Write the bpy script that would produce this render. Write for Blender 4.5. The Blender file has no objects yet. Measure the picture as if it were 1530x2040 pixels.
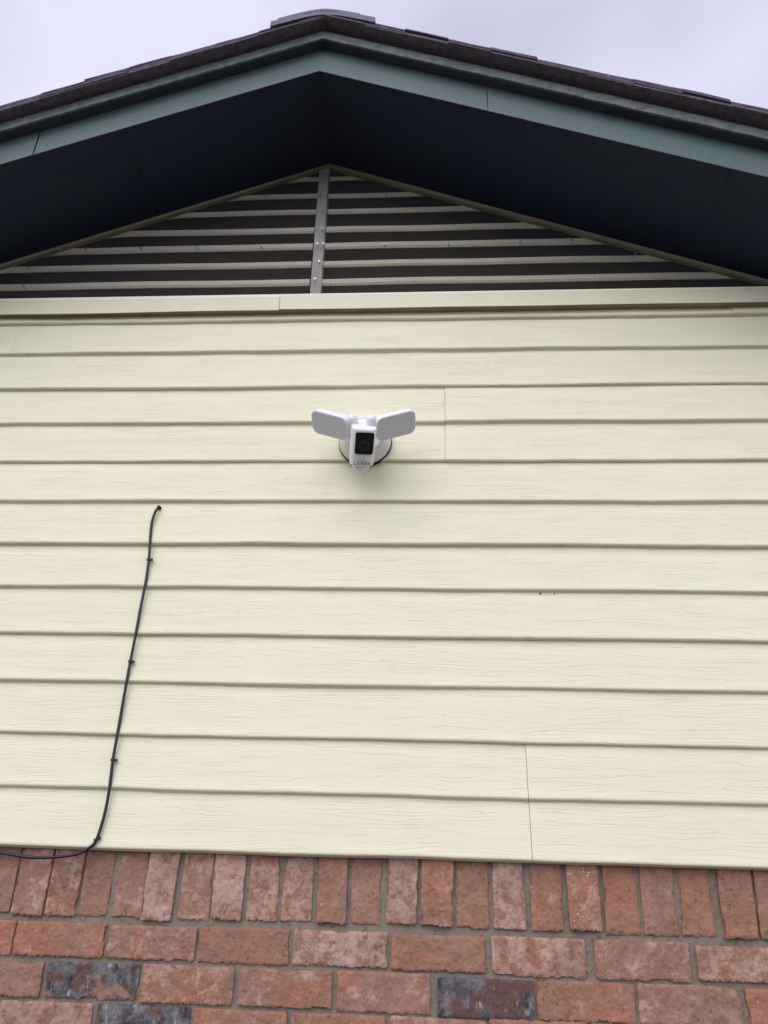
import bpy, math, random
from mathutils import Vector, Matrix, noise
random.seed(7)
S = bpy.context.scene
C = S.collection
rad = math.radians
E = 0.127                     # one siding course, metres
ZC = 11.0139                  # camera height below the first course, in courses
def W(x, y, z): return Vector((x*E, y*E, (z+ZC)*E + 1.65))

# ------------------------------------------------------------------ camera
pt, yw, rl, fpx = 0.42827, -0.068974, 0.0307848, 1504.83
fw = Vector((math.sin(yw)*math.cos(pt), math.cos(yw)*math.cos(pt), math.sin(pt)))
rt = Vector((math.cos(yw), -math.sin(yw), 0)); up = rt.cross(fw)
r2 = math.cos(rl)*rt + math.sin(rl)*up; u2 = -math.sin(rl)*rt + math.cos(rl)*up
cd = bpy.data.cameras.new("camera"); cam = bpy.data.objects.new("camera", cd); C.objects.link(cam)
M = Matrix((r2, u2, -fw)).transposed().to_4x4(); M.translation = W(0, -14.776, -ZC)
cam.matrix_world = M
cd.sensor_fit = 'HORIZONTAL'; cd.sensor_width = 36; cd.lens = 36*fpx/1530
cd.clip_start = 0.05; cd.clip_end = 2000
S.camera = cam
S.render.resolution_x = 768; S.render.resolution_y = 1024

# ------------------------------------------------------------------ overcast sky and a broad soft sun
SUN_EL, SUN_AZ = rad(43), rad(200)      # azimuth clockwise from +Y: high behind the photographer
wd = bpy.data.worlds.new("World"); S.world = wd; wd.use_nodes = True
wt = wd.node_tree; wt.nodes.clear()
def wn(t, **k):
    n = wt.nodes.new(t)
    for a, b in k.items(): setattr(n, a, b)
    return n
sky = wn('ShaderNodeTexSky'); sky.sky_type = 'NISHITA'; sky.sun_disc = False
sky.sun_elevation = SUN_EL; sky.sun_rotation = SUN_AZ; sky.air_density = 1.0; sky.dust_density = 2.5
tc = wn('ShaderNodeTexCoord'); mp = wn('ShaderNodeMapping'); mp.inputs['Scale'].default_value = (1, 1, 2.2)
wt.links.new(tc.outputs['Generated'], mp.inputs[0])
nz = wn('ShaderNodeTexNoise'); nz.inputs['Scale'].default_value = 2.2; nz.inputs['Detail'].default_value = 6; nz.inputs['Roughness'].default_value = .45
wt.links.new(mp.outputs[0], nz.inputs['Vector'])
cr = wn('ShaderNodeValToRGB'); cr.color_ramp.elements[0].position = .34; cr.color_ramp.elements[1].position = .64
cr.color_ramp.elements[0].color = (5.9, 5.9, 7.5, 1); cr.color_ramp.elements[1].color = (9.0, 8.9, 11.0, 1)
wt.links.new(nz.outputs[0], cr.inputs[0])
# sky brightened on the sun's side, behind the photographer, to light the wall
sx = wn('ShaderNodeSeparateXYZ'); wt.links.new(tc.outputs['Generated'], sx.inputs[0])
mr = wn('ShaderNodeMapRange'); mr.interpolation_type = 'SMOOTHSTEP'
for i_, v_ in ((1, .25), (2, -.9), (3, 1.0), (4, 2.0)): mr.inputs[i_].default_value = v_
wt.links.new(sx.outputs[1], mr.inputs[0])
vm = wn('ShaderNodeVectorMath', operation='SCALE'); wt.links.new(cr.outputs[0], vm.inputs[0]); wt.links.new(mr.outputs[0], vm.inputs['Scale'])
mx = wn('ShaderNodeMixRGB'); mx.inputs[0].default_value = .93
wt.links.new(sky.outputs[0], mx.inputs[1]); wt.links.new(vm.outputs[0], mx.inputs[2])
bg = wn('ShaderNodeBackground'); bg.inputs['Strength'].default_value = 0.10
out = wn('ShaderNodeOutputWorld')
wt.links.new(mx.outputs[0], bg.inputs[0]); wt.links.new(bg.outputs[0], out.inputs[0])
sd = bpy.data.lights.new("overcast_sun", 'SUN'); so = bpy.data.objects.new("overcast_sun", sd); C.objects.link(so)
sd.energy = 1.5; sd.angle = rad(52); sd.color = (1.0, .965, .89)
dirv = Vector((math.sin(SUN_AZ)*math.cos(SUN_EL), math.cos(SUN_AZ)*math.cos(SUN_EL), math.sin(SUN_EL)))
so.rotation_euler = dirv.to_track_quat('Z', 'Y').to_euler()
S.view_settings.view_transform = 'Standard'; S.view_settings.look = 'None'; S.view_settings.exposure = -0.03; S.view_settings.gamma = 1

# ------------------------------------------------------------------ helpers
class MB:
    def __init__(s): s.v = []; s.f = []; s.a = {}; s.m = []
    def vert(s, x, y, z, **at):
        s.v.append(W(x, y, z)); i = len(s.v)-1
        for k, val in at.items(): s.a.setdefault(k, {})[i] = val
        return i
    def face(s, *i, m=0): s.f.append(i); s.m.append(m)
    def box(s, x0, x1, y0, y1, z0, z1, **at):
        p = [s.vert(x, y, z, **at) for x in (x0, x1) for y in (y0, y1) for z in (z0, z1)]
        for q in ((0,1,3,2), (4,6,7,5), (0,4,5,1), (2,3,7,6), (0,2,6,4), (1,5,7,3)): s.face(*[p[k] for k in q])
    def prism(s, prof, rows, closed=True, caps=True, **at):
        """prof: list of functions giving (y,z) rows; here rows = list of lists of points"""
        idx = [[s.vert(*p, **at) for p in r] for r in rows]
        n = len(rows[0])
        for a, b in zip(idx, idx[1:]):
            for k in range(n if closed else n-1): s.face(a[k], a[(k+1) % n], b[(k+1) % n], b[k])
        if caps and closed: s.face(*idx[0][::-1]); s.face(*idx[-1])
    def tube(s, pts, r, n=8, caps=True):
        P = [W(*p) for p in pts]; rr = r if isinstance(r, (list, tuple)) else [r]*len(P)
        idx = []; u = None
        for i, p in enumerate(P):
            d = (P[min(i+1, len(P)-1)]-P[max(i-1, 0)]).normalized()
            if u is None: u = d.orthogonal().normalized()
            u = (u-d*u.dot(d)).normalized(); w = d.cross(u); ring = []
            for k in range(n):
                a = 2*math.pi*k/n; s.v.append(p+(u*math.cos(a)+w*math.sin(a))*rr[i]*E); ring.append(len(s.v)-1)
            idx.append(ring)
        for a, b in zip(idx, idx[1:]):
            for k in range(n): s.face(a[k], a[(k+1) % n], b[(k+1) % n], b[k])
        if caps: s.face(*idx[0][::-1]); s.face(*idx[-1])
    def build(s, name, mat, parent=None, smooth=None, bevel=0):
        me = bpy.data.meshes.new(name); me.from_pydata(s.v, [], s.f); me.validate()
        for mm in (mat if isinstance(mat, (list, tuple)) else [mat]): me.materials.append(mm)
        if len(me.polygons) == len(s.m): me.polygons.foreach_set('material_index', s.m)
        for k, d in s.a.items():
            at = me.attributes.new(k, 'FLOAT_COLOR', 'POINT')
            for i, val in d.items(): at.data[i].color = val
        import bmesh
        bm = bmesh.new(); bm.from_mesh(me); bmesh.ops.recalc_face_normals(bm, faces=bm.faces); bm.to_mesh(me); bm.free()
        o = bpy.data.objects.new(name, me); C.objects.link(o)
        if smooth is not None: me.polygons.foreach_set('use_smooth', [True]*len(me.polygons)); me.set_sharp_from_angle(angle=rad(smooth))
        if bevel:
            b = o.modifiers.new('bevel', 'BEVEL'); b.width = bevel*E; b.segments = 3; b.limit_method = 'ANGLE'; b.angle_limit = rad(40)
        if parent: o.parent = parent; o.matrix_parent_inverse = parent.matrix_world.inverted()
        return o
def empty(name, loc, label, cat, group=None):
    o = bpy.data.objects.new(name, None); C.objects.link(o); o.empty_display_size = .1
    o.location = loc; o['label'] = label; o['category'] = cat
    o.matrix_world = Matrix.Translation(loc)
    if group: o['group'] = group
    return o

class NM:                                   # tiny node-material helper
    def __init__(s, name, rough=.6, base=(.5, .5, .5), spec=.5, metal=0):
        s.m = bpy.data.materials.new(name); s.m.use_nodes = True; s.t = s.m.node_tree
        s.b = s.t.nodes['Principled BSDF']; s.b.inputs['Roughness'].default_value = rough
        s.b.inputs['Base Color'].default_value = (*base, 1); s.b.inputs['Metallic'].default_value = metal
        s.b.inputs['Specular IOR Level'].default_value = spec
        s.tc = s.t.nodes.new('ShaderNodeTexCoord')
    def n(s, t, **k):
        x = s.t.nodes.new(t)
        for a, b in k.items(): setattr(x, a, b)
        return x
    def l(s, a, b): s.t.links.new(a, b)
    def map(s, scale=(1, 1, 1), src=None, loc=(0, 0, 0)):
        m = s.n('ShaderNodeMapping'); m.inputs['Scale'].default_value = scale; m.inputs['Location'].default_value = loc
        s.l(src or s.tc.outputs['Object'], m.inputs[0]); return m.outputs[0]
    def noise(s, vec, scale, detail=4, rough=.5, dist=0):
        x = s.n('ShaderNodeTexNoise'); x.inputs['Scale'].default_value = scale; x.inputs['Detail'].default_value = detail
        x.inputs['Roughness'].default_value = rough; x.inputs['Distortion'].default_value = dist; s.l(vec, x.inputs['Vector']); return x.outputs[0]
    def ramp(s, src, p0, p1, c0=(0, 0, 0, 1), c1=(1, 1, 1, 1)):
        x = s.n('ShaderNodeValToRGB'); x.color_ramp.elements[0].position = p0; x.color_ramp.elements[1].position = p1
        x.color_ramp.elements[0].color = c0; x.color_ramp.elements[1].color = c1; s.l(src, x.inputs[0]); return x.outputs[0]
    def math(s, op, a, b=None, c=None):
        x = s.n('ShaderNodeMath', operation=op)
        for i, q in enumerate((a, b, c)):
            if q is None: continue
            if isinstance(q, (int, float)): x.inputs[i].default_value = q
            else: s.l(q, x.inputs[i])
        return x.outputs[0]
    def mix(s, f, a, b, mode='MIX'):
        x = s.n('ShaderNodeMixRGB', blend_type=mode)
        for i, q in enumerate((f, a, b)):
            if isinstance(q, (int, float)): x.inputs[i].default_value = q
            elif isinstance(q, tuple): x.inputs[i].default_value = (*q, 1) if len(q) == 3 else q
            else: s.l(q, x.inputs[i])
        return x.outputs[0]
    def bump(s, h, strength, dist, prev=None):
        x = s.n('ShaderNodeBump'); x.inputs['Strength'].default_value = strength; x.inputs['Distance'].default_value = dist
        s.l(h, x.inputs['Height'])
        if prev is not None: s.l(prev, x.inputs['Normal'])
        return x.outputs[0]
    def fin(s, col=None, nor=None, rough=None):
        if col is not None: s.l(col, s.b.inputs['Base Color'])
        if nor is not None: s.l(nor, s.b.inputs['Normal'])
        if rough is not None: s.l(rough, s.b.inputs['Roughness'])
        return s.m
def attr(M_, name):
    a = M_.n('ShaderNodeAttribute'); a.attribute_name = name; return a
def addv(M_, a, b):
    v = M_.n('ShaderNodeVectorMath', operation='ADD'); M_.l(a, v.inputs[0]); M_.l(b, v.inputs[1]); return v.outputs[0]

# ------------------------------------------------------------------ materials
def siding_mat():
    m = NM('vinyl_siding', .5, spec=.35)
    rnd = attr(m, 'rnd')
    sc = m.n('ShaderNodeVectorMath', operation='SCALE'); m.l(rnd.outputs['Vector'], sc.inputs[0]); sc.inputs['Scale'].default_value = 9
    co = addv(m, m.tc.outputs['Object'], sc.outputs[0])
    # embossed wood grain: contour lines of a stretched noise field, broken up
    def lines(sx, sz, freq, thin, seed):
        warp = m.noise(m.map((sx, 1, sz), co, (seed, 0, 0)), 1, 3, .5)
        sep = m.n('ShaderNodeSeparateXYZ'); m.l(co, sep.inputs[0])
        f = m.math('ADD', m.math('MULTIPLY', sep.outputs[2], freq), m.math('MULTIPLY', warp, 3.6))
        fr = m.math('FRACT', f)
        d = m.math('ABSOLUTE', m.math('SUBTRACT', fr, .5))
        ln = m.ramp(d, 0.0, thin, (1, 1, 1, 1), (0, 0, 0, 1))
        msk = m.ramp(m.noise(m.map((7, 1, 70), co, (seed+3, 0, 0)), 1, 3), .40, .62)
        return m.math('MULTIPLY', ln, msk)
    l1 = lines(6.5, 38, 100, .085, 0); l2 = lines(12, 46, 170, .12, 11.3)
    ln = m.math('MAXIMUM', l1, m.math('MULTIPLY', l2, .75))
    fine = m.noise(m.map((14, 1, 260), co), 1, 3, .6)
    h = m.math('SUBTRACT', m.math('MULTIPLY', fine, .25), ln)
    big = m.noise(m.map((1.2, 1, 2.5)), 1, 4, .55)
    mid = m.noise(m.map((7, 1, 22), co), 1, 4, .6)
    col = m.mix(m.ramp(big, .35, .65), (.725, .700, .490), (.755, .727, .535))
    col = m.mix(m.math('MULTIPLY', mid, .16), col, (.60, .59, .44))
    col = m.mix(m.math('MULTIPLY', ln, .34), col, (.38, .33, .24))
    # faint rain streaks and dust
    st = m.ramp(m.noise(m.map((34, 1, 1.6)), 1, 4, .6), .54, .8)
    col = m.mix(m.math('MULTIPLY', st, .06), col, (.40, .37, .27))
    nb = m.bump(h, .6, .0008)
    nb = m.bump(m.noise(m.map((2.2, 1, 5), co), 1, 2), .25, .006, nb)
    return m.fin(col, nb)
def plain_paint(name, a, b, rough=.55, sc=14, bump=.12, dist=.001, spec=.4, stretch=(1, 1, 1)):
    m = NM(name, rough, spec=spec)
    n1 = m.noise(m.map(stretch), sc, 5, .6)
    n2 = m.noise(m.map(stretch), sc*9, 4, .6)
    col = m.mix(m.ramp(n1, .35, .68), a, b)
    col = m.mix(m.math('MULTIPLY', m.ramp(n2, .55, .75), .18), col, tuple(c*.6 for c in a))
    return m.fin(col, m.bump(n2, bump, dist))
def worn_trim():
    m = NM('weathered_trim_paint', .7)
    n1 = m.noise(m.map((1, 1, 1)), 30, 6, .65, .4); n2 = m.noise(m.map((3, 3, 9)), 12, 5, .6)
    col = m.mix(m.ramp(n1, .46, .56), (.085, .125, .125), (.15, .15, .155))
    col = m.mix(m.ramp(n2, .52, .66), col, (.07, .075, .08))
    return m.fin(col, m.bump(n1, .5, .002))
def brick_mat():
    m = NM('old_clay_brick', .92, spec=.15)
    rnd = attr(m, 'rnd'); tint = attr(m, 'tint')
    sc = m.n('ShaderNodeVectorMath', operation='SCALE'); m.l(rnd.outputs['Vector'], sc.inputs[0]); sc.inputs['Scale'].default_value = 17
    co = addv(m, m.tc.outputs['Object'], sc.outputs[0])
    sp = m.n('ShaderNodeSeparateColor'); m.l(tint.outputs['Color'], sp.inputs[0])
    dark, orange, pale = sp.outputs[0], sp.outputs[1], sp.outputs[2]
    rs = m.n('ShaderNodeSeparateColor'); m.l(rnd.outputs['Color'], rs.inputs[0])
    n1 = m.noise(co, 15, 4, .5, .25); n2 = m.noise(co, 34, 8, .72, .15); n3 = m.noise(co, 120, 5, .7); n4 = m.noise(co, 9, 5, .6, .2)
    col = m.mix(m.ramp(n2, .3, .7), (.245, .125, .088), (.42, .24, .178))
    # smooth orange fired areas
    o = m.ramp(m.math('ADD', n1, m.math('MULTIPLY', m.math('SUBTRACT', orange, .5), .35)), .475, .545)
    col = m.mix(m.math('MULTIPLY', o, .7), col, m.mix(m.ramp(n2, .3, .7), (.31, .128, .078), (.40, .185, .118)))
    g1 = m.noise(m.map((1, 1, 1), co), 150, 5, .7)
    col = m.mix(m.math('MULTIPLY', m.ramp(g1, .56, .68), .5), col, (.50, .33, .27))
    col = m.mix(m.math('MULTIPLY', m.ramp(g1, .44, .34, (0, 0, 0, 1), (1, 1, 1, 1)) if False else m.ramp(g1, .32, .44, (1, 1, 1, 1), (0, 0, 0, 1)), .5), col, (.17, .07, .05))
    # pale lime bloom
    p = m.ramp(m.math('ADD', n2, m.math('MULTIPLY', m.math('SUBTRACT', pale, .5), .28)), .55, .66)
    col = m.mix(m.math('MULTIPLY', p, .55), col, (.55, .40, .335))
    # dirty brownish veil differing by brick
    col = m.mix(m.math('MULTIPLY', m.ramp(n4, .42, .66), m.math('ADD', m.math('MULTIPLY', rs.outputs[0], .6), .15)), col, (.25, .165, .118))
    col = m.mix(m.math('MULTIPLY', m.ramp(m.noise(m.map((1, 1, 1)), 4.5, 4, .6), .45, .7), .35), col, (.20, .135, .105))
    # dark pits and cracks
    vt = m.n('ShaderNodeTexVoronoi'); vt.feature = 'DISTANCE_TO_EDGE'; vt.inputs['Scale'].default_value = 30
    m.l(addv(m, co, m.mix(.04, (0, 0, 0), m.noise(co, 60, 4))), vt.inputs['Vector'])
    ck = m.math('MULTIPLY', m.ramp(vt.outputs['Distance'], .0, .035, (1, 1, 1, 1), (0, 0, 0, 1)), m.ramp(n1, .54, .64))
    pit = m.ramp(m.math('ADD', m.noise(co, 95, 5, .65), m.math('MULTIPLY', n4, .35)), .785, .85)
    pk = m.math('MAXIMUM', m.math('MULTIPLY', m.math('MULTIPLY', ck, m.ramp(n3, .45, .6)), .35), m.math('MULTIPLY', m.math('MULTIPLY', pit, n1), .6))
    col = m.mix(pk, col, (.13, .055, .04))
    # charcoal over-burnt bricks with pale scuffs
    cn = m.mix(m.ramp(n2, .40, .60), (.050, .044, .050), (.18, .168, .17)); cn = m.mix(m.ramp(n1, .52, .60), cn, (.13, .075, .065))
    cn = m.mix(m.ramp(m.noise(m.map((1, 1, .4), co), 60, 6, .75), .56, .66), cn, (.38, .35, .36))
    dm = m.ramp(m.math('ADD', m.math('MULTIPLY', m.noise(co, 10, 5, .6, .6), .6), m.math('MULTIPLY', dark, .8)), .62, .68)
    col = m.mix(dm, col, cn)
    # white paint or mortar specks where the brick carries them
    vs = m.n('ShaderNodeTexVoronoi'); vs.inputs['Scale'].default_value = 130; m.l(addv(m, co, m.mix(.012, (0, 0, 0), m.noise(co, 220, 2))), vs.inputs['Vector'])
    spk = m.math('MULTIPLY', m.ramp(vs.outputs['Distance'], .16, .26, (1, 1, 1, 1), (0, 0, 0, 1)),
                 m.math('MULTIPLY', m.ramp(m.noise(co, 22, 3), .52, .60), m.ramp(rs.outputs[1], .80, .84)))
    col = m.mix(spk, col, (.68, .62, .55))
    h = m.math('ADD', m.math('MULTIPLY', n2, 1.0), m.math('MULTIPLY', n3, .55)); h = m.math('SUBTRACT', h, m.math('MULTIPLY', pk, .8))
    return m.fin(col, m.bump(h, 1.0, .0045))
def mortar_mat():
    m = NM('grey_mortar', .95, spec=.1)
    n1 = m.noise(m.tc.outputs['Object'], 9, 5, .6); n2 = m.noise(m.tc.outputs['Object'], 90, 5, .7)
    col = m.mix(n1, (.17, .14, .108), (.28, .235, .19)); col = m.mix(m.ramp(n2, .55, .7), col, (.10, .085, .065))
    return m.fin(col, m.bump(n2, .9, .004))
M_sid = siding_mat()
M_trim = plain_paint('cream_trim_paint', (.66, .64, .455), (.70, .67, .50), .5, 6, .1)
M_slat = plain_paint('louver_cream_paint', (.80, .77, .60), (.86, .83, .67), .65, 16, .25, .002, stretch=(.2, 1, 1))
M_raw = plain_paint('bare_brown_wood', (.11, .08, .065), (.16, .115, .09), .8, 12, .4, .002, stretch=(.15, 1, 1))
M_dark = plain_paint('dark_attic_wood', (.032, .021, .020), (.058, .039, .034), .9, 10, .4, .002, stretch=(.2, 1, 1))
M_teal = plain_paint('grey_green_fascia_paint', (.068, .112, .110), (.080, .120, .120), .5, 5, .15, .001)
M_tealworn = worn_trim()
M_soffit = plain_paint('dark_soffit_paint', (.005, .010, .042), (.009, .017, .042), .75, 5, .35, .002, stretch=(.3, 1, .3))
M_shingle = plain_paint('brown_asphalt_shingle', (.095, .082, .108), (.16, .14, .17), .95, 60, .9, .004, spec=.1)
M_cap = plain_paint('grey_ridge_vent_plastic', (.095, .095, .135), (.13, .13, .18), .6, 30, .3, .002)
M_brick = brick_mat(); M_mortar = mortar_mat()
M_wire = NM('dull_screen_wire', .6, (.10, .095, .09), metal=.0).m
M_zinc = NM('zinc_screw', .35, (.55, .55, .56), metal=.8).m
M_hole = NM('dark_recess', .8, (.02, .02, .02)).m
M_shade_nail = plain_paint('trim_shade_and_nail_paint', (.030, .045, .058), (.042, .056, .070), .8, 9, .4, .002)  # shade under the rake trim put into the colour; nail heads share it
M_cable = NM('black_cable_jacket', .42, (.010, .009, .013)).m
M_clip = NM('black_plastic_clip', .5, (.010, .010, .012)).m
M_white = NM('white_plastic', .35, (.80, .80, .815)).m
M_lens = NM('frosted_lens', .3, (.60, .60, .63)).m
M_glass = NM('black_camera_glass', .08, (.006, .005, .010), spec=.6).m
M_logo = NM('grey_print', .5, (.20, .20, .21)).m
M_dome = NM('motion_sensor_dome', .4, (.76, .76, .79)).m
M_gasket = NM('black_gasket', .7, (.03, .025, .03)).m

# ------------------------------------------------------------------ ground
g = MB(); gm = NM('grass', .95); gn = gm.noise(gm.tc.outputs['Object'], 3, 6, .6)
gmat = gm.fin(gm.mix(gn, (.10, .095, .06), (.15, .14, .10)), gm.bump(gm.noise(gm.tc.outputs['Object'], 90, 4), 1, .02))
me = bpy.data.meshes.new('ground'); me.from_pydata([(-400, -400, 0), (400, -400, 0), (400, 400, 0), (-400, 400, 0)], [], [(0, 1, 2, 3)]); me.materials.append(gmat)
go = bpy.data.objects.new('ground', me); C.objects.link(go); go['kind'] = 'structure'; go['label'] = 'grass in front of the house'

# ------------------------------------------------------------------ house
house = empty('house', W(0, 0, -ZC-1.65/E), 'gabled house wall of cream vinyl siding over red brick, under a dark green eave', 'house')
K = .3955; AX = -2.80; AZ = 6.335; EAVE = 24.0
def rake(x, ax=AX): return AZ - K*abs(x-ax)
XL, XR = AX-22, AX+22

# ---- siding: every course sampled along x so that it waves a little
CB = [.937, .017, -1.022, -1.992, -3.010, -3.996, -5.009, -5.994, -7.006, -7.989, -9.000, -9.986, -11.013]   # lower arris of course -1 .. 11
def wav(x, k, a=.020): return a*noise.noise(Vector((x*.33, k*3.7, 1.3))) + a*.5*noise.noise(Vector((x*1.1, k*5.1, 7.7)))
sid = MB()
def course(k, x0, x1, proud=0, seed=0):
    zb = CB[k+1]; zt = (CB[k] if k >= 0 else 1.45)
    lock = (k % 2 == 1)
    n = max(2, int((x1-x0)/.4)); rows = []
    rv = (random.random(), random.random(), random.random(), 1)
    xs = [x0+(x1-x0)*i/n for i in range(n+1)]
    for x in xs:
        dz = wav(x, k); dzt = wav(x, k-1); dy = wav(x, k+40, .012) - proud
        h = zt-zb
        B = -.0
        pr = [(.090, zt+.10+dzt), (.084+dy, zt-.012+dzt), (.066+dy, zt-.15*h), (.040+dy, zt-.40*h), (.018+dy, zt-.75*h), (.000+dy, zb+.10+dz), (-.008+dy, zb+.062+dz),
              (-.009+dy, zb+.040+dz), (-.003+dy, zb+.019+dz), (.013+dy, zb+.004+dz), (.036+dy, zb-.002+dz)]
        pr += [(.056+dy, zb-.001+dz), (.074+dy, zb-.006+dz), (.098, zb-.026+dz)] if lock else [(.054+dy, zb-.006+dz), (.070+dy, zb-.020+dz), (.096, zb-.055+dz)]
        lim = rake(x)-.02
        rows.append([(x, y, min(z, lim)) for y, z in pr])
    idx = [[sid.vert(*p, rnd=rv) for p in r] for r in rows]
    for a, b in zip(idx, idx[1:]):
        for j in range(len(a)-1): sid.face(a[j], a[j+1], b[j+1], b[j])
    if proud:                                                    # the overlapping end shows its edge
        e = [sid.vert(x, .09, z, rnd=rv) for (x, y, z) in rows[0][:-1]]
        for j in range(len(e)-1): sid.face(idx[0][j], idx[0][j+1], e[j+1], e[j])
seams = {-1: 7.15, 0: -10.36, 2: .307, 3: .307, 10: 1.775, 11: 1.79, 6: 14.0, 7: 14.0, 4: -17, 5: -17}
for k in range(-1, 12):
    if k in seams:
        s_ = seams[k]; course(k, XL, s_-.007); course(k, s_, XR, proud=.020 if k != 0 else .004)
    else: course(k, XL, XR)
sid.build('siding', M_sid, house, smooth=38)
b = MB(); b.box(XL, XR, .145, .9, -11.0, 1.5); b.build('sheathing', M_raw, house)

# ---- cream trim board over the siding, below the vent; two lapped lengths
tb = MB()
def band(mb, x0, x1, yf, yb, z0, z1, amp, seed, step=.5):
    n = max(1, int((x1-x0)/step)); rows = []
    for i in range(n+1):
        x = x0+(x1-x0)*i/n
        d = amp*noise.noise(Vector((x*.28, seed, 0))); e = amp*.5*noise.noise(Vector((x*.4, seed, 5)))
        rows.append([(x, yf+e, z0+d), (x, yb, z0+d+.01), (x, yb, z1+e), (x, yf+.02+e, z1+e), (x, yf+e, z1-.02+e)])
    mb.prism(None, rows)
band(tb, -15.4, -3.755, -.165, -.135, 1.115, 1.55, .03, 3)
band(tb, -3.74, 9.8, -.18, -.15, 1.135, 1.565, .03, 9)
tb.build('trim_board', M_trim, house)
tr = MB(); tr.box(-15.2, 9.6, -.13, .12, 1.15, 1.545); tr.build('trim_backer', plain_paint('tan_backer_wood', (.26, .20, .14), (.34, .27, .19), .8, 12, .3, .002), house)
sl = MB(); sl.box(-14.2, 8.6, -.10, .6, 1.555, 1.665); sl.build('vent_sill', M_slat, house)

# ---- gable vent with louvers behind wire screen
vent = empty('louver_vent', W(-2.86, 0, 1.75), '', ''); del vent['label']; del vent['category']; vent.parent = house; vent.matrix_parent_inverse = house.matrix_world.inverted()
SL = [(5.927, 6.134), (5.281, 5.501), (4.685, 4.919), (4.017, 4.279), (3.435, 3.708), (2.834, 3.100), (2.231, 2.507)]
lv = MB()
PX0, PX1 = -3.09, -2.82
def half(x0z, side):      # x where the rake passes height z
    return AX-.05 + side*(AZ-.1-x0z)/K
for (z0, z1) in SL:
    sh = -.17*(z0+11)/14.9; z0 += sh; z1 += sh
    for side in (-1, 1):
        xa = (PX0-.02) if side < 0 else (PX1+.02); xb = half(z0-.02, side)
        n = max(2, int(abs(xb-xa)/.5)); rows = []; xm = half(z1-.02, side)
        xs_ = [xa+(xm-xa)*i/n for i in range(n+1)]+[xb]
        for x in xs_:
            d = .028*noise.noise(Vector((x*.35, z0*4, side)))-.006
            tp = [(x, .13, z1+d-.01), (x, .125, z0+.135+d), (x, .165, z0+d+.085), (x, .19, z0+d+.09), (x, .19, z1+d-.02), (x, .15, z1+d+.003)]
            lim_ = rake(x)-.03; rows.append([(a_, b_, min(c_, lim_)) for a_, b_, c_ in tp])
        if side > 0: rows = rows[::-1]
        lv.prism(None, rows)
lv.build('louvers', M_slat, vent)
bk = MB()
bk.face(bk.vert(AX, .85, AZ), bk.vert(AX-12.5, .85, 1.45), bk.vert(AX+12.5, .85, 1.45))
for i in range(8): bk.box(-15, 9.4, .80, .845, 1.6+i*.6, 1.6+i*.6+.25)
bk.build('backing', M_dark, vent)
ps = MB(); rows = [[(PX0+.035-.0075*i, .06, 1.65+i*.92), (PX1+.03-.0075*i, .06, 1.65+i*.92), (PX1+.03-.0075*i, .30, 1.65+i*.92), (PX0+.035-.0075*i, .30, 1.65+i*.92)] for i in range(6)]
ps.prism(None, rows); ps.build('mullion', plain_paint('grey_mullion_paint', (.56, .55, .49), (.64, .63, .57), .7, 20, .3), vent)
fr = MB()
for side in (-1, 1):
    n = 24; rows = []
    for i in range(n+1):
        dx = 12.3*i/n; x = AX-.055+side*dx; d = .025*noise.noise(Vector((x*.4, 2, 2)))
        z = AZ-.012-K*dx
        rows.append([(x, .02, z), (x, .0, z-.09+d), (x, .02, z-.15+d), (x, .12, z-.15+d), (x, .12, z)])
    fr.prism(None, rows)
fr.build('frame', plain_paint('olive_rake_strip_paint', (.27, .25, .16), (.33, .30, .20), .7, 12, .3), vent)  # olive paint on the rake strips
# wire screen: real crossing wires
sc = MB(); P = .0335; wr = .0027
def sag(x, z): return -.03 + .028*noise.noise(Vector((x*.5, z*.9, 4)))
def ribbon(pts, horizontal):
    rows = []
    for (x, y, z) in pts:
        if horizontal: rows.append([(x, y-wr, z), (x, y, z+wr), (x, y+wr, z), (x, y, z-wr)])
        else: rows.append([(x, y-wr, z), (x+wr, y, z), (x, y+wr, z), (x-wr, y, z)])
    sc.prism(None, rows, caps=False)
z = 1.58
while z < 6.1:
    hw = (AZ-.14-z)/K; x0 = AX-min(hw, 12); x1 = AX+min(hw, 12); n = max(3, int((x1-x0)/.6))
    ribbon([(x0+(x1-x0)*i/n, sag(x0+(x1-x0)*i/n, z), z+.022*noise.noise(Vector(((x0+(x1-x0)*i/n)*.5, z*.6, 9)))) for i in range(n+1)], True)
    z += P
x = AX-11.4
while x < AX+11.4:
    zt = AZ-.14-K*abs(x-AX)
    if zt > 1.75:
        n = max(2, int((zt-1.58)/.5))
        ribbon([(x+.02*noise.noise(Vector((x*.4, (1.58+(zt-1.58)*i/n)*.7, 3))), sag(x, 1.58+(zt-1.58)*i/n)+.006, 1.58+(zt-1.58)*i/n) for i in range(n+1)], False)
    x += P
sc.build('wire_screen', M_wire, vent)
scr = [(-2.991, 5.116), (-2.814, 5.11), (-2.955, 3.332), (-2.799, 3.328), (-2.943, 2.171), (-2.866, 2.742), (-2.87, 3.845), (-2.884, 4.497), (-9.805, 3.305), (-9.101, 3.321), (-7.612, 3.3), (-6.114, 3.295), (-4.421, 3.302), (-1.202, 3.268), (0.426, 3.259), (2.238, 3.277), (3.532, 3.293), (-4.469, 5.073), (-1.224, 5.039), (5.045, 2.792), (-10.527, 2.707), (-10.508, 2.106)]
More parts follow.
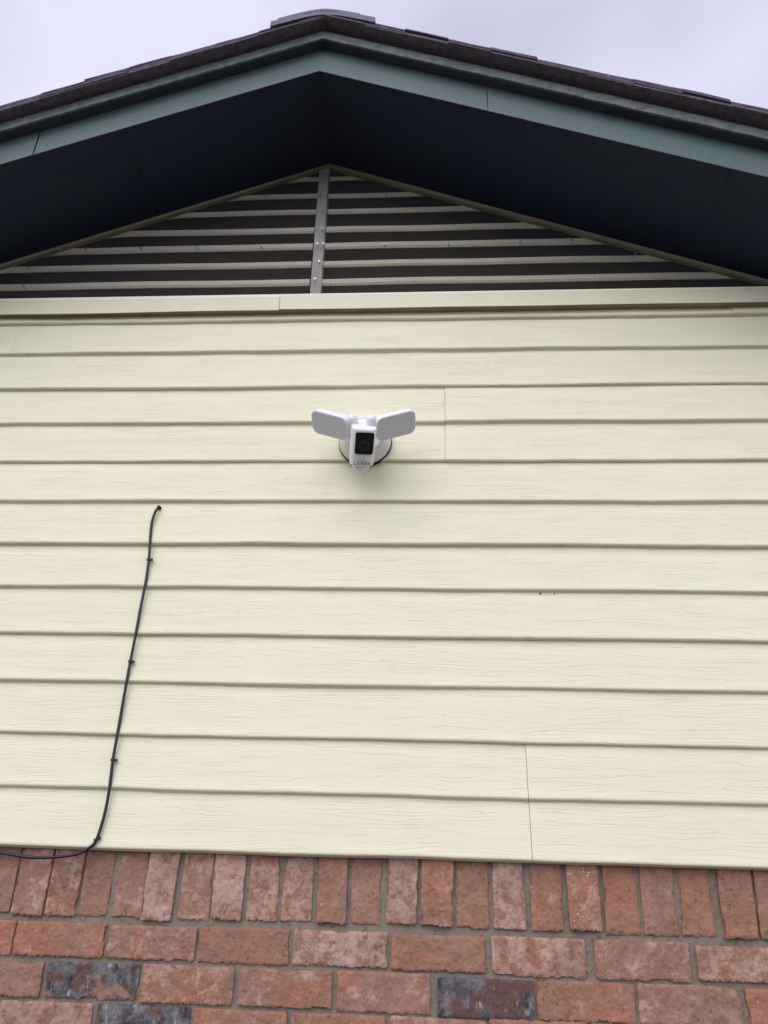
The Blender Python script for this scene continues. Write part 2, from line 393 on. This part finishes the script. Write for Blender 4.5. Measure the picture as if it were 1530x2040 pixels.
for i, (x, z) in enumerate(scr):
    h_ = MB(); dz = 0
    h_.tube([(x, -.045, z+dz), (x, -.075, z+dz)], .030, 12)
    h_.tube([(x, .06, z+dz), (x, -.045, z+dz)], .011, 8)
    o = h_.build('screw', M_zinc, vent)
    d_ = MB(); d_.tube([(x, -.0755, z+dz), (x, -.079, z+dz)], .013, 8); d_.build('recess', M_hole, o)

FA = -2.745
# ---- eave: soffit, fascia boards, weathered trim, shingles
for side in (-1, 1):
    m_ = MB(); x0, x1 = FA, FA+side*23
    ym = -2.646
    rows = []
    for x in (x0, x1):
        z = rake(x, FA)-.004; z2 = rake(x, AX-.04); rows.append([(x, ym, z), (x, .95, z2), (x, .95, z2+.12), (x, ym, z+.12)])
    m_.prism(None, rows)
    # plywood seam batten lines run along the slope
    m_.build('soffit', M_soffit, house)
def slope_board(x0, x1, yf, yb, h0, h1, name, mat, parent, amp=0., seed=0., step=1.0, ax=AX):
    m_ = MB(); n = max(1, int(abs(x1-x0)/step)); rows = []
    for i in range(n+1):
        x = x0+(x1-x0)*i/n; z = rake(x, ax); d = amp*noise.noise(Vector((x*.35, seed, 0)))
        e = amp*.6*noise.noise(Vector((x*2.1, seed, 3)))
        rows.append([(x, yf+e, z+h0+d), (x, yb, z+h0+d), (x, yb, z+h1+d), (x, yf+e, z+h1+d)])
    m_.prism(None, rows); return m_.build(name, mat, parent, bevel=.008 if amp == 0 else 0)
FA = -2.745
fas = [(FA-.004, -9.33, 0), (-9.36, AX-23, 0), (FA+.004, 1.281, 0), (1.292, 14, 0), (14.02, AX+23, 0)]
for i, (a, b_, d) in enumerate(fas):
    slope_board(a, b_, -2.65-.004*(i % 2), -2.50, (.0 if i in (1, 3) else .008), .98, 'fascia_board', M_teal, house, ax=FA)
jm = MB(); jm.box(FA-.012, FA+.012, -2.653, -2.6, rake(FA, FA)+.01, rake(FA, FA)+.75); jm.build('joint_caulk', M_tealworn, house)
for side in (-1, 1):
    slope_board(-2.68, -2.68+side*23, -2.94, -2.89, .79, 1.06, 'rake_trim', M_tealworn, house, amp=.018, seed=side*3, step=.25, ax=-2.68)
    slope_board(-2.68, -2.68+side*23, -2.89, -2.656, .80, 1.05, 'trim_shade_filler', M_shade_nail, house, ax=-2.68)  # added filler, coloured dark for the shade under the trim
    slope_board(-2.66, -2.66+side*23, -2.91, -2.655, 1.07, 1.115, 'drip_edge', M_dark, house, ax=-2.66)
RX = -2.60
for side, dxs in ((-1, (1.9, 4.3, 6.3, 6.95, 8.6)), (1, (1.5, 3.75, 4.35, 6.6, 8.8, 9.7))):
    for i, dx in enumerate(dxs):
        nh = MB(); x = FA+side*dx; z = rake(x, FA)+.18+.33*(i % 2); nh.tube([(x, -2.65, z), (x, -2.660, z)], .013, 8)
        nh.build('nail_head', M_shade_nail, house)
for side in (-1, 1):
    for dx in (4.6, 9.2):
        ss = MB(); x = FA+side*dx; ss.box(x-.015, x+.015, -2.6, -.02, rake(x, FA)-.018, rake(x, FA)+.02)
        ss.build('soffit_seam', M_soffit, house)
for (x, z, r_) in ((2.218, -6.045, .028), (2.50, -6.05, .018)):
    ds = MB(); ds.tube([(x, .12, z), (x, .075, z+.004), (x+.01, .055, z)], [r_, r_*.9, r_*.4], 7)
    ds.build('mud_speck', M_raw, house)
roof = empty('roof', W(AX, 0, AZ), '', ''); del roof['label']; del roof['category']; roof.parent = house; roof.matrix_parent_inverse = house.matrix_world.inverted()
for side in (-1, 1):
    dk = MB(); rows = []
    for x in (RX, RX+side*23.6):
        z = rake(x, RX); rows.append([(x, -2.88, z+1.122), (x, 30, z+1.122), (x, 30, z+1.165), (x, -2.88, z+1.165)])
    dk.prism(None, rows); dk.build('roof_deck', M_raw, roof)
    st = MB()
    L = 1.04; ncr = 24
    off = {1: .17-AX, -1: .0}[side]
    # courses step down the slope, each a doubled, slightly lifted tab with an uneven rake end
    marks = [2.97, 3.95, 5.0, 6.06, 7.06, 8.07, 9.05] if side > 0 else [1.59, 2.6, 3.62, 4.6, 5.62, 6.58, 7.6, 8.6]
    while marks[-1] < 23.5: marks.append(marks[-1]+L)
    marks = [0.0]+([.95, 1.95] if side > 0 else [.6])+marks
    for j in range(len(marks)-1):
        a, b_ = marks[j], marks[j+1]
        for lay in range(5):
            y0 = -3.19+.035*random.uniform(-1, 1)+(.03*lay-.05 if lay < 2 else 0)
            hz0 = 1.17+lay*.044; hz1 = hz0+.043
            ov = .45 if lay == 4 else .0
            lift0 = .0 if lay < 4 else random.choice([-.03, -.015, -.005, .01])
            n = 4; rows = []
            for i in range(n+1):
                dx = a+(b_+0-a)*i/n; t = i/n; x = RX+side*dx
                lf = (.022*t+lift0*t) if lay == 4 else 0
                w = .02*noise.noise(Vector((dx*1.6, side*2, lay*.3))) + .03*noise.noise(Vector((dx*.25, side, 2)))
                z = rake(x, RX)+lf+w*(lay > 1)
                dr = -.05*(lay < 3)
                rows.append([(x, y0, z+hz0+dr*.6), (x, 30, z+hz0), (x, 30, z+hz1), (x, y0, z+hz1+dr*.4)])
            st.prism(None, rows)
    st.build('shingles', M_shingle, roof)
cp = MB()
for j in range(30):
    y0 = -3.27+j*1.1; lift = .03+.03*(j % 2)
    if j == 0: spans = [(1.27, .0, 1.0)]
    hw = 1.27
    pts = []; N = 26; yb = y0+2.0
    rows_t = []; rows_b = []
    for i in range(N+1):
        dx = -hw+2*hw*i/N; r = math.sqrt(dx*dx+.16); z = AZ-K*(r-.02)+1.42+lift
        rows_t.append((RX-.04+dx, z+.05, z-.13))
    idx = [[cp.vert(x, y0, zb_), cp.vert(x, yb, zb_-.08), cp.vert(x, yb, zt_-.08), cp.vert(x, y0, zt_)] for x, zt_, zb_ in rows_t]
    for a, b_ in zip(idx, idx[1:]):
        for q in range(4): cp.face(a[q], a[(q+1) % 4], b_[(q+1) % 4], b_[q])
    cp.face(*idx[0][::-1]); cp.face(*idx[-1])
    # second, shorter ply on top
    idx = []
    for i in range(N+1):
        dx = -1.08+2.0*i/N; r = math.sqrt(dx*dx+.16); z = AZ-K*(r-.02)+1.42+lift+.063
        x = RX-.07+dx; idx.append([cp.vert(x, y0+.015, z-.013), cp.vert(x, yb, z-.08), cp.vert(x, yb, z-.03), cp.vert(x, y0+.015, z+.05)])
    for a, b_ in zip(idx, idx[1:]):
        for q in range(4): cp.face(a[q], a[(q+1) % 4], b_[(q+1) % 4], b_[q])
    cp.face(*idx[0][::-1]); cp.face(*idx[-1])
cpo = cp.build('ridge_cap', M_cap, roof)
hl = MB()
for i in range(11):                                      # row of small slots over the peak
    dx = -.42+.075*i; r = math.sqrt(dx*dx+.16); z = AZ-K*(r-.02)+1.42+.03+.055
    hl.box(RX-.07+dx-.016, RX-.07+dx+.016, -3.2745, -3.25, z-.075, z-.03)
hl.build('slots', M_hole, cpo)

# ---- brick veneer: every brick a rough block, bedded in recessed mortar
YB = .19
bw = MB(); sol = MB()
def brick(mb, q, nx, nz, tint=None, speck=False, yf=None, rough=1.0, far=False):
    """q = corners (bl, br, tr, tl) as (x,z)"""
    sd_ = random.random()*100; yf = YB+random.uniform(-.02, .012) if yf is None else yf
    rv = (random.random(), random.uniform(.85, 1) if speck else random.uniform(0, .79), random.random(), 1)
    tn = tint or (.85 if (far and random.random() < .05) else 0.0, random.random(), random.random(), 1)
    tilt = random.uniform(-.02, .02)
    (xa, za), (xb, zb), (xc, zc), (xd, zd) = q
    idx = []
    for j in range(nz+1):
        r = []
        for i in range(nx+1):
            u = i/nx; v = j/nz
            x = (xa*(1-u)+xb*u)*(1-v)+(xd*(1-u)+xc*u)*v; z = (za*(1-u)+zb*u)*(1-v)+(zd*(1-u)+zc*u)*v
            ed = (i in (0, nx)) or (j in (0, nz)); cnr = (i in (0, nx)) and (j in (0, nz))
            p = Vector((x*5+sd_, z*5, 0)); p2 = Vector((x*14+sd_, z*14, 3))
            dx = (.010*noise.noise(p2*1.6)+.008*noise.noise(p))*rough; dz = (.011*noise.noise(p2*1.6+Vector((9, 9, 9)))+.006*noise.noise(p+Vector((4, 4, 4))))*rough
            if ed:
                if i == 0: dx -= .006
                if i == nx: dx += .006
                if j == 0: dz += .026*noise.noise(p2*2.6)
                if j == nz: dz += .006
            y = yf + tilt*(u-.5) + .016*noise.noise(p)+.012*noise.noise(p2)+.008*noise.noise(p2*2.3)
            if ed: y += .012
            chip = max(0, noise.noise(Vector((x*2.3+sd_, z*2.3, 8)))-.25)*.11 if ed else 0
            if ed: y += chip*1.2; dx += chip*(1 if i == 0 else -1 if i == nx else 0); dz += chip*(1 if j == 0 else -1 if j == nz else 0)
            if cnr: y += .006; dx += .006*(1 if i == 0 else -1); dz += .006*(1 if j == 0 else -1)
            r.append(mb.vert(x+dx, y, z+dz, rnd=rv, tint=tn))
        idx.append(r)
    for j in range(nz):
        for i in range(nx): mb.face(idx[j][i], idx[j][i+1], idx[j+1][i+1], idx[j+1][i])
    ring = idx[0][:]+[idx[j][nx] for j in range(1, nz+1)]+idx[nz][:-1][::-1]+[idx[j][0] for j in range(nz-1, 0, -1)]
    bk_ = []
    for v in ring:
        co = mb.v[v]; mb.v.append(Vector((co.x, (YB+.3)*E, co.z))); k_ = len(mb.v)-1
        mb.a['rnd'][k_] = rv; mb.a['tint'][k_] = tn; bk_.append(k_)
    for a in range(len(ring)):
        c = (a+1) % len(ring); mb.face(ring[a], bk_[a], bk_[c], ring[c])
SOL = [(-7.540,-6.971,-12.140,0.0100,0.0095),(-6.930,-6.373,-12.129,0.0166,0.0116),(-6.317,-5.799,-12.122,0.0032,0.0030),(-5.688,-5.160,-12.122,0.0088,-0.0040),
(-5.148,-4.624,-12.152,0.0210,0.0404),(-4.481,-3.937,-12.123,-0.0071,-0.0164),(-3.882,-3.355,-12.104,-0.0340,0.0017),(-3.258,-2.721,-12.099,0.0109,-0.0235),
(-2.643,-2.109,-12.084,0.0341,-0.0045),(-1.997,-1.489,-12.106,-0.0102,-0.0082),(-1.402,-0.897,-12.095,-0.0088,0.0101),(-0.775,-0.255,-12.063,0.0254,0.0198),
(-0.168,0.366,-12.082,0.0173,0.0333),(0.453,1.004,-12.092,0.0120,0.0016),(1.100,1.644,-12.087,-0.0006,-0.0051),(1.751,2.274,-12.096,0.0121,0.0265),
(2.405,2.933,-12.064,-0.0184,0.0016),(3.014,3.589,-12.111,0.0205,-0.0005),(3.658,4.221,-12.105,0.0169,0.0174),(4.303,4.842,-12.095,0.0304,0.0308),
(4.979,5.534,-12.103,0.0149,0.0268),(5.591,6.131,-12.094,0.0361,0.0469)]
solt = {0: (0, .4, .6, 1), 1: (.34, .5, .7, 1), 2: (.1, .7, .4, 1), 3: (.31, .3, .5, 1), 8: (0, .4, .9, 1), 15: (0, .8, .5, 1), 4: (.15, .4, .95, 1), 5: (0, .2, .7, 1), 6: (0, .3, .95, 1), 7: (0, .5, .8, 1), 11: (0, .15, .9, 1), 12: (0, .6, .6, 1), 13: (0, .8, .1, 1), 17: (0, .8, .1, 1), 18: (.05, .3, .4, 1), 19: (0, .9, .4, 1), 20: (0, .9, .4, 1)}
for i, (l, r, z, s1, s2) in enumerate(SOL):
    t = -10.62-z
    brick(sol, ((l, z), (r, z), (r+s2*t, -10.62), (l+s1*t, -10.62)), 22, 56, solt.get(i), speck=i in (16,), yf=YB+random.uniform(-.03, .02)-(.03 if i in (0, 4, 12, 16, 20) else 0))
x = -7.60
while x > XL+.6: brick(sol, ((x-.55, -12.1), (x, -12.1), (x, -10.62), (x-.55, -10.62)), 6, 12, far=True); x -= .62
x = 6.20
while x < XR-.6: brick(sol, ((x, -12.1), (x+.55, -12.1), (x+.55, -10.62), (x, -10.62)), 6, 12, far=True); x += .62
ROWS = [[(-7.900+.0,-7.420,-12.242,-12.768),(-7.367,-5.749,-12.238,-12.758),(-5.738+.04,-4.116,-12.248,-12.752),(-4.043,-2.456,-12.221,-12.759),(-2.378,-0.748,-12.217,-12.740),(-0.668,0.926,-12.226,-12.755),(1.056,2.625,-12.207,-12.780),(2.789,4.348,-12.198,-12.770),(4.473,6.062,-12.230,-12.732)],
[(-8.368,-6.763,-12.870,-13.380),(-6.675,-5.046,-12.844,-13.368),(-4.971,-3.380,-12.823,-13.379),(-3.266,-1.677,-12.820,-13.365),(-1.575,-0.013,-12.805,-13.389),(0.126,1.730,-12.847,-13.406),(1.781,3.371,-12.832,-13.391),(3.447,5.087,-12.818,-13.386),(5.196,6.791,-12.828,-13.392)],
[(-7.389,-5.772,-13.445,-13.968),(-5.675,-4.075,-13.437,-13.956),(-3.990,-2.413,-13.436,-13.951),(-2.333,-0.760,-13.441,-13.952),(-0.661,0.914,-13.430,-13.937),(0.986,2.570,-13.403,-13.906),(2.65,4.25,-13.41,-13.92),(4.33,5.95,-13.41,-13.92)]]
rt_ = {(0, 3): (0, 1.0, .15, 1), (0, 1): (0, .8, .5, 1), (0, 5): (0, .8, .4, 1), (0, 7): (0, .3, .6, 1), (1, 1): (.50, .3, .6, 1), (1, 5): (1.0, .3, .7, 1), (1, 2): (0, .7, .7, 1), (1, 3): (0, .55, .6, 1), (1, 6): (0, .8, .3, 1), (1, 8): (0, 1, .1, 1), (2, 1): (.50, .4, .4, 1), (2, 0): (0, .6, .9, 1), (2, 3): (0, 1, .1, 1)}
def rowbricks(j, lst):
    for i, (l, r, zt, zb) in enumerate(lst): brick(bw, ((l, zb), (r, zb), (r, zt), (l, zt)), 64, 20, rt_.get((j, i)))
    zt = sum(a[2] for a in lst)/len(lst); zb = sum(a[3] for a in lst)/len(lst)
    x = lst[0][0]-.09
    while x > XL+1.6: brick(bw, ((x-1.59, zb), (x, zb), (x, zt), (x-1.59, zt)), 12, 5, far=True); x -= 1.68
    x = lst[-1][1]+.09
    while x < XR-1.6: brick(bw, ((x, zb), (x+1.59, zb), (x+1.59, zt), (x, zt)), 12, 5, far=True); x += 1.68
for j, r in enumerate(ROWS): rowbricks(j, r)
z = -14.03; j = 0
while z > -23.6:
    x = XL+(.84 if j % 2 else 0)
    while x < XR-1.6: brick(bw, ((x, z-.53), (x+1.59, z-.53), (x+1.59, z), (x, z)), 12, 5, far=True); x += 1.68
    z -= .61; j += 1
wall = bw.build('brick_wall', M_brick, house, smooth=50)
sol.build('soldier_course', M_brick, house, smooth=50)
mo = MB(); N = 150
idx = [[mo.vert(x := XL+.2+(XR-XL-.4)*i/260, YB+.052+.022*noise.noise(Vector((x*3, zz*3, 0)))+.014*noise.noise(Vector((x*11, zz*9, 4))), zz) for i in range(261)] for zz in [-10.7-(13.2)*k/140 for k in range(141)]]
for a, b_ in zip(idx, idx[1:]):
    for k in range(260): mo.face(a[k], a[k+1], b_[k+1], b_[k])
mo.build('mortar', M_mortar, wall, smooth=60)

# ------------------------------------------------------------------ black cable with nail clips
cab = [(-5.985, .10, -4.15), (-5.99, .02, -4.155), (-6.02, -.04, -4.23), (-6.06, -.045, -4.40), (-6.075, -.035, -4.642), (-6.035, -.04, -5.053), (-6.003, -.04, -5.398), (-5.991, -.035, -5.906), (-6.008, -.035, -6.454), (-6.017, -.035, -7.04),
       (-6.03, -.04, -7.587), (-6.04, -.035, -8.108), (-6.043, -.035, -8.548), (-6.046, -.035, -9.023), (-6.046, -.04, -9.478), (-6.022, -.035, -10.026), (-6.035, -.035, -10.463), (-6.10, -.045, -10.875),
       (-6.22, -.05, -11.02), (-6.448, -.04, -11.127), (-6.905, -.02, -11.189), (-7.375, .0, -11.194), (-7.859, .03, -11.14), (-8.6, .06, -11.09), (-9.6, .07, -11.05), (-11, .07, -11.07)]
cr_ = [Vector(p) for p in cab]; pts = []
for i in range(len(cr_)-1):
    p0, p1, p2, p3 = cr_[max(i-1, 0)], cr_[i], cr_[i+1], cr_[min(i+2, len(cr_)-1)]
    for k in range(6):
        t = k/6; pts.append(tuple(.5*((2*p1)+(p2-p0)*t+(2*p0-5*p1+4*p2-p3)*t*t+(3*p1-p0-3*p2+p3)*t**3)))
pts.append(cab[-1])
cable = empty('cable', W(-6.0, 0, -4.16), 'thin black cable clipped down the siding left of the floodlight camera, curving over the bricks', 'cable')
cb = MB(); cb.tube(pts, .0285, 12); cb.build('jacket', M_cable, cable, smooth=60)
ent = MB(); ent.tube([(-5.99, .05, -4.15), (-5.995, -.02, -4.15), (-6.0, -.035, -4.15)], [.046, .042, .030], 12); ent.build('grommet', M_clip, cable, smooth=40)
for (x, y, z, an) in ((-6.003, -.04, -5.398, 4), (-6.03, -.04, -7.587, -2), (-6.046, -.04, -9.478, -2), (-6.105, -.045, -10.875, 32)):
    k = MB(); ca, sa = math.cos(rad(an)), math.sin(rad(an)); rows = []
    for hz in (-.022, .022):                               # a saddle over the cable with a nail foot on one side
        sec = [(-.040, .03), (-.040, -.02), (-.028, -.040), (0, -.048), (.028, -.040), (.040, -.02), (.046, -.012), (.080, -.012), (.080, .03), (.046, .03)]
        rows.append([(x+px*ca-hz*sa, y+py, z+px*sa+hz*ca) for px, py in sec])
    k.prism(None, rows)
    o = k.build('cable_clip', M_clip, cable)
    nl = MB(); nx_, nz_ = x+.064*ca, z+.064*sa; nl.tube([(nx_, y-.010, nz_), (nx_, y-.028, nz_)], .016, 8); nl.build('nail', M_gasket, o)

# ------------------------------------------------------------------ security floodlight camera
BX, BZ = -1.49, -2.53
fl = empty('floodlight_camera', W(BX, 0, BZ), 'white security camera with two angled floodlights mounted at the centre of the siding', 'camera')
def lathe(mb, prof, cx, cz, n=64):                      # axis along y
    idx = []
    for (y, r) in prof: idx.append([mb.vert(cx+r*math.cos(2*math.pi*k/n), y, cz+r*math.sin(2*math.pi*k/n)) for k in range(n)])
    for a, b_ in zip(idx, idx[1:]):
        for k in range(n): mb.face(a[k], a[(k+1) % n], b_[(k+1) % n], b_[k])
    mb.face(*idx[0]); mb.face(*idx[-1][::-1])
gk = MB(); lathe(gk, [(.05, .60), (-.03, .60), (-.045, .585)], BX, BZ); gk.build('gasket', M_gasket, fl, smooth=30)
ba = MB(); lathe(ba, [(-.046, .565), (-.06, .585), (-.10, .582), (-.36, .452), (-.39, .44), (-.405, .425), (-.405, .405), (-.385, .395), (-.385, .02)], BX, BZ); ba.build('mounting_base', M_white, fl, smooth=35)
def rr(w, h, r, n=6):                                   # rounded rectangle outline
    o = []
    for cx, cz, a0 in ((w/2-r, h/2-r, 0), (-w/2+r, h/2-r, 90), (-w/2+r, -h/2+r, 180), (w/2-r, -h/2+r, 270)):
        for k in range(n+1):
            a = rad(a0+90*k/n); o.append((cx+r*math.cos(a), cz+r*math.sin(a)))
    return o
def Rm(a, b_, c):
    return Matrix.Rotation(a, 3, 'Z') @ Matrix.Rotation(b_, 3, 'X') @ Matrix.Rotation(c, 3, 'Y')
def loft(mb, sections, place):                          # sections: (outline, y)
    idx = []
    for o, y in sections: idx.append([mb.vert(*place(px, y, pz)) for px, pz in o])
    n = len(idx[0])
    for a, b_ in zip(idx, idx[1:]):
        for k in range(n): mb.face(a[k], a[(k+1) % n], b_[(k+1) % n], b_[k])
    mb.face(*idx[0]); mb.face(*idx[-1][::-1])
for side, cen in ((-1, Vector((-2.185, -.95, -2.650))), (1, Vector((-.750, -.95, -2.668)))):
    Rt = Rm(rad(45*side), rad(47), rad(-37*side))
    pl = lambda px, y, pz, R=Rt, c=cen: tuple(R @ Vector((px, y, pz)) + c)
    Wd, Hd = .93, .545
    hd = MB()
    loft(hd, [(rr(Wd*.985, Hd*.98, .15), -.008), (rr(Wd, Hd, .155), .012), (rr(Wd, Hd, .155), .10), (rr(Wd*.97, Hd*.94, .14), .17), (rr(Wd*.88, Hd*.84, .12), .215), (rr(Wd*.6, Hd*.5, .08), .23)], pl)
    o = hd.build('floodlight', M_white, fl, smooth=35)
    ln = MB(); loft(ln, [(rr(Wd*.94, Hd*.90, .135), -.016), (rr(Wd*.955, Hd*.92, .14), -.0085)], pl); ln.build('lens_panel', M_lens, o, smooth=30)
    # knuckle joint between lamp and base
    s_ = side
    k1 = Rt @ Vector((-s_*.34, .17, .02)) + cen
    root = Vector((BX+s_*.26, -.36, BZ+.10)); mid = Vector((BX+s_*.36, -.60, BZ+.11))
    ar = MB()
    ar.tube([tuple(root+Vector((0, .05, 0))), tuple(root), tuple(root+(mid-root)*.6), tuple(mid), tuple(mid+(k1-mid)*.5), tuple(k1)], [.17, .165, .14, .13, .12, .12], 24)
    ar.build('arm', M_white, o, smooth=40)
    kb = MB()                                            # bullet shaped knuckle cap beside the lamp
    c0 = Rt @ Vector((-s_*.50, .15, .06)) + cen
    ax = (Rt @ Vector((0, 0, 1))).normalized(); 
    kb.tube([tuple(c0+ax*t) for t in (-.20, -.16, 0, .14, .20, .235, .25)], [.10, .12, .125, .12, .095, .055, .008], 20)
    kb.build('knuckle', M_white, o, smooth=50)
# camera body, pitched down about 50 degrees and turned a little to the right
Rc = Rm(rad(15), rad(50), rad(-5)); cc = Vector((-1.42, -1.02, -3.28))
pc = lambda px, y, pz: tuple(Rc @ Vector((px, y, pz)) + cc)
def rsec(w, d, r, z, n=6):                               # horizontal section at height z
    return [(px, py, z) for px, py in rr(w, d, r, n)]
bd = MB(); idx = []
for (w, d, r, z) in ((.47, .40, .14, -.40), (.505, .44, .15, -.385), (.515, .46, .15, -.34), (.525, .48, .15, .39), (.515, .47, .145, .415), (.49, .44, .13, .43)):
    idx.append([bd.vert(*pc(px, py+.24, z)) for px, py, z in rsec(w, d, r, z, 8)])
n = len(idx[0])
for a, b_ in zip(idx, idx[1:]):
    for k in range(n): bd.face(a[k], a[(k+1) % n], b_[(k+1) % n], b_[k])
bd.face(*idx[0][::-1]); bd.face(*idx[-1])
body = bd.build('camera_body', M_white, fl, smooth=40)
wn_ = MB(); loft(wn_, [(rr(.385, .48, .05), -.012), (rr(.395, .49, .055), .03)], lambda px, y, pz: pc(px+.01, y, pz+.13)); wn_.build('lens_window', M_glass, body, smooth=30)
lr = MB(); lathe_pts = []
for (y, r) in ((-.0125, .115), (-.016, .11), (-.016, .085), (-.013, .08)):
    lathe_pts.append([lr.vert(*pc(r*math.cos(2*math.pi*k/32)+.0, y, r*math.sin(2*math.pi*k/32)+.08)) for k in range(32)])
for a, b_ in zip(lathe_pts, lathe_pts[1:]):
    for k in range(32): lr.face(a[k], a[(k+1) % 32], b_[(k+1) % 32], b_[k])
lr.build('lens_ring', NM('dark_lens_ring', .3, (.012, .011, .016)).m, body, smooth=30)
sg = MB()
for i in range(5):                                       # speaker slots
    z0 = -.165-.022*i; loft(sg, [(rr(.16, .008, .0035, 3), -.004), (rr(.16, .008, .0035, 3), .01)], lambda px, y, pz, z0=z0: pc(px, y-.002, pz+z0))
sg.build('speaker_slots', M_dome, body)
dm = MB(); idx = []
for (w, z) in ((.38, -.38), (.38, -.44), (.365, -.49), (.32, -.54), (.25, -.575), (.15, -.60), (.04, -.608)):
    idx.append([dm.vert(*pc(w/2*math.cos(2*math.pi*k/32), w/2*math.sin(2*math.pi*k/32)+.24, z)) for k in range(32)])
for a, b_ in zip(idx, idx[1:]):
    for k in range(32): dm.face(a[k], a[(k+1) % 32], b_[(k+1) % 32], b_[k])
dm.face(*idx[-1]); dm.build('motion_sensor', M_dome, body, smooth=60)
nk = MB(); e0 = Vector(pc(0, .42, .12)); e1 = Vector((BX, -.38, BZ-.05))
nk.tube([tuple(e1+Vector((0, .04, 0))), tuple(e1), tuple(e1*.55+e0*.45), tuple(e0)], [.20, .19, .15, .15], 24); nk.build('ball_joint', M_white, fl, smooth=50)
# lettering
def lettering():
    cu = bpy.data.curves.new('lettering', 'FONT'); cu.body = 'LOREX'; cu.size = .088; cu.space_character = 1.12; cu.align_x = 'CENTER'; cu.align_y = 'CENTER'; cu.offset = .0012
    cu.extrude = .002
    t = bpy.data.objects.new('tmp_text', cu); C.objects.link(t)
    bpy.context.view_layer.update()
    me_ = bpy.data.meshes.new_from_object(t.evaluated_get(bpy.context.evaluated_depsgraph_get()))
    bpy.data.objects.remove(t)
    for v in me_.vertices:
        v.co = W(*pc(v.co.x*1.25, -.0045-v.co.z, v.co.y-.325))
    me_.materials.clear(); me_.materials.append(M_logo)
    o = bpy.data.objects.new('lettering', me_); C.objects.link(o); o.parent = body
    o.matrix_parent_inverse = body.matrix_world.inverted()
bpy.context.view_layer.update()
lettering()
# the parts were placed in world metres: parent inverses keep them there
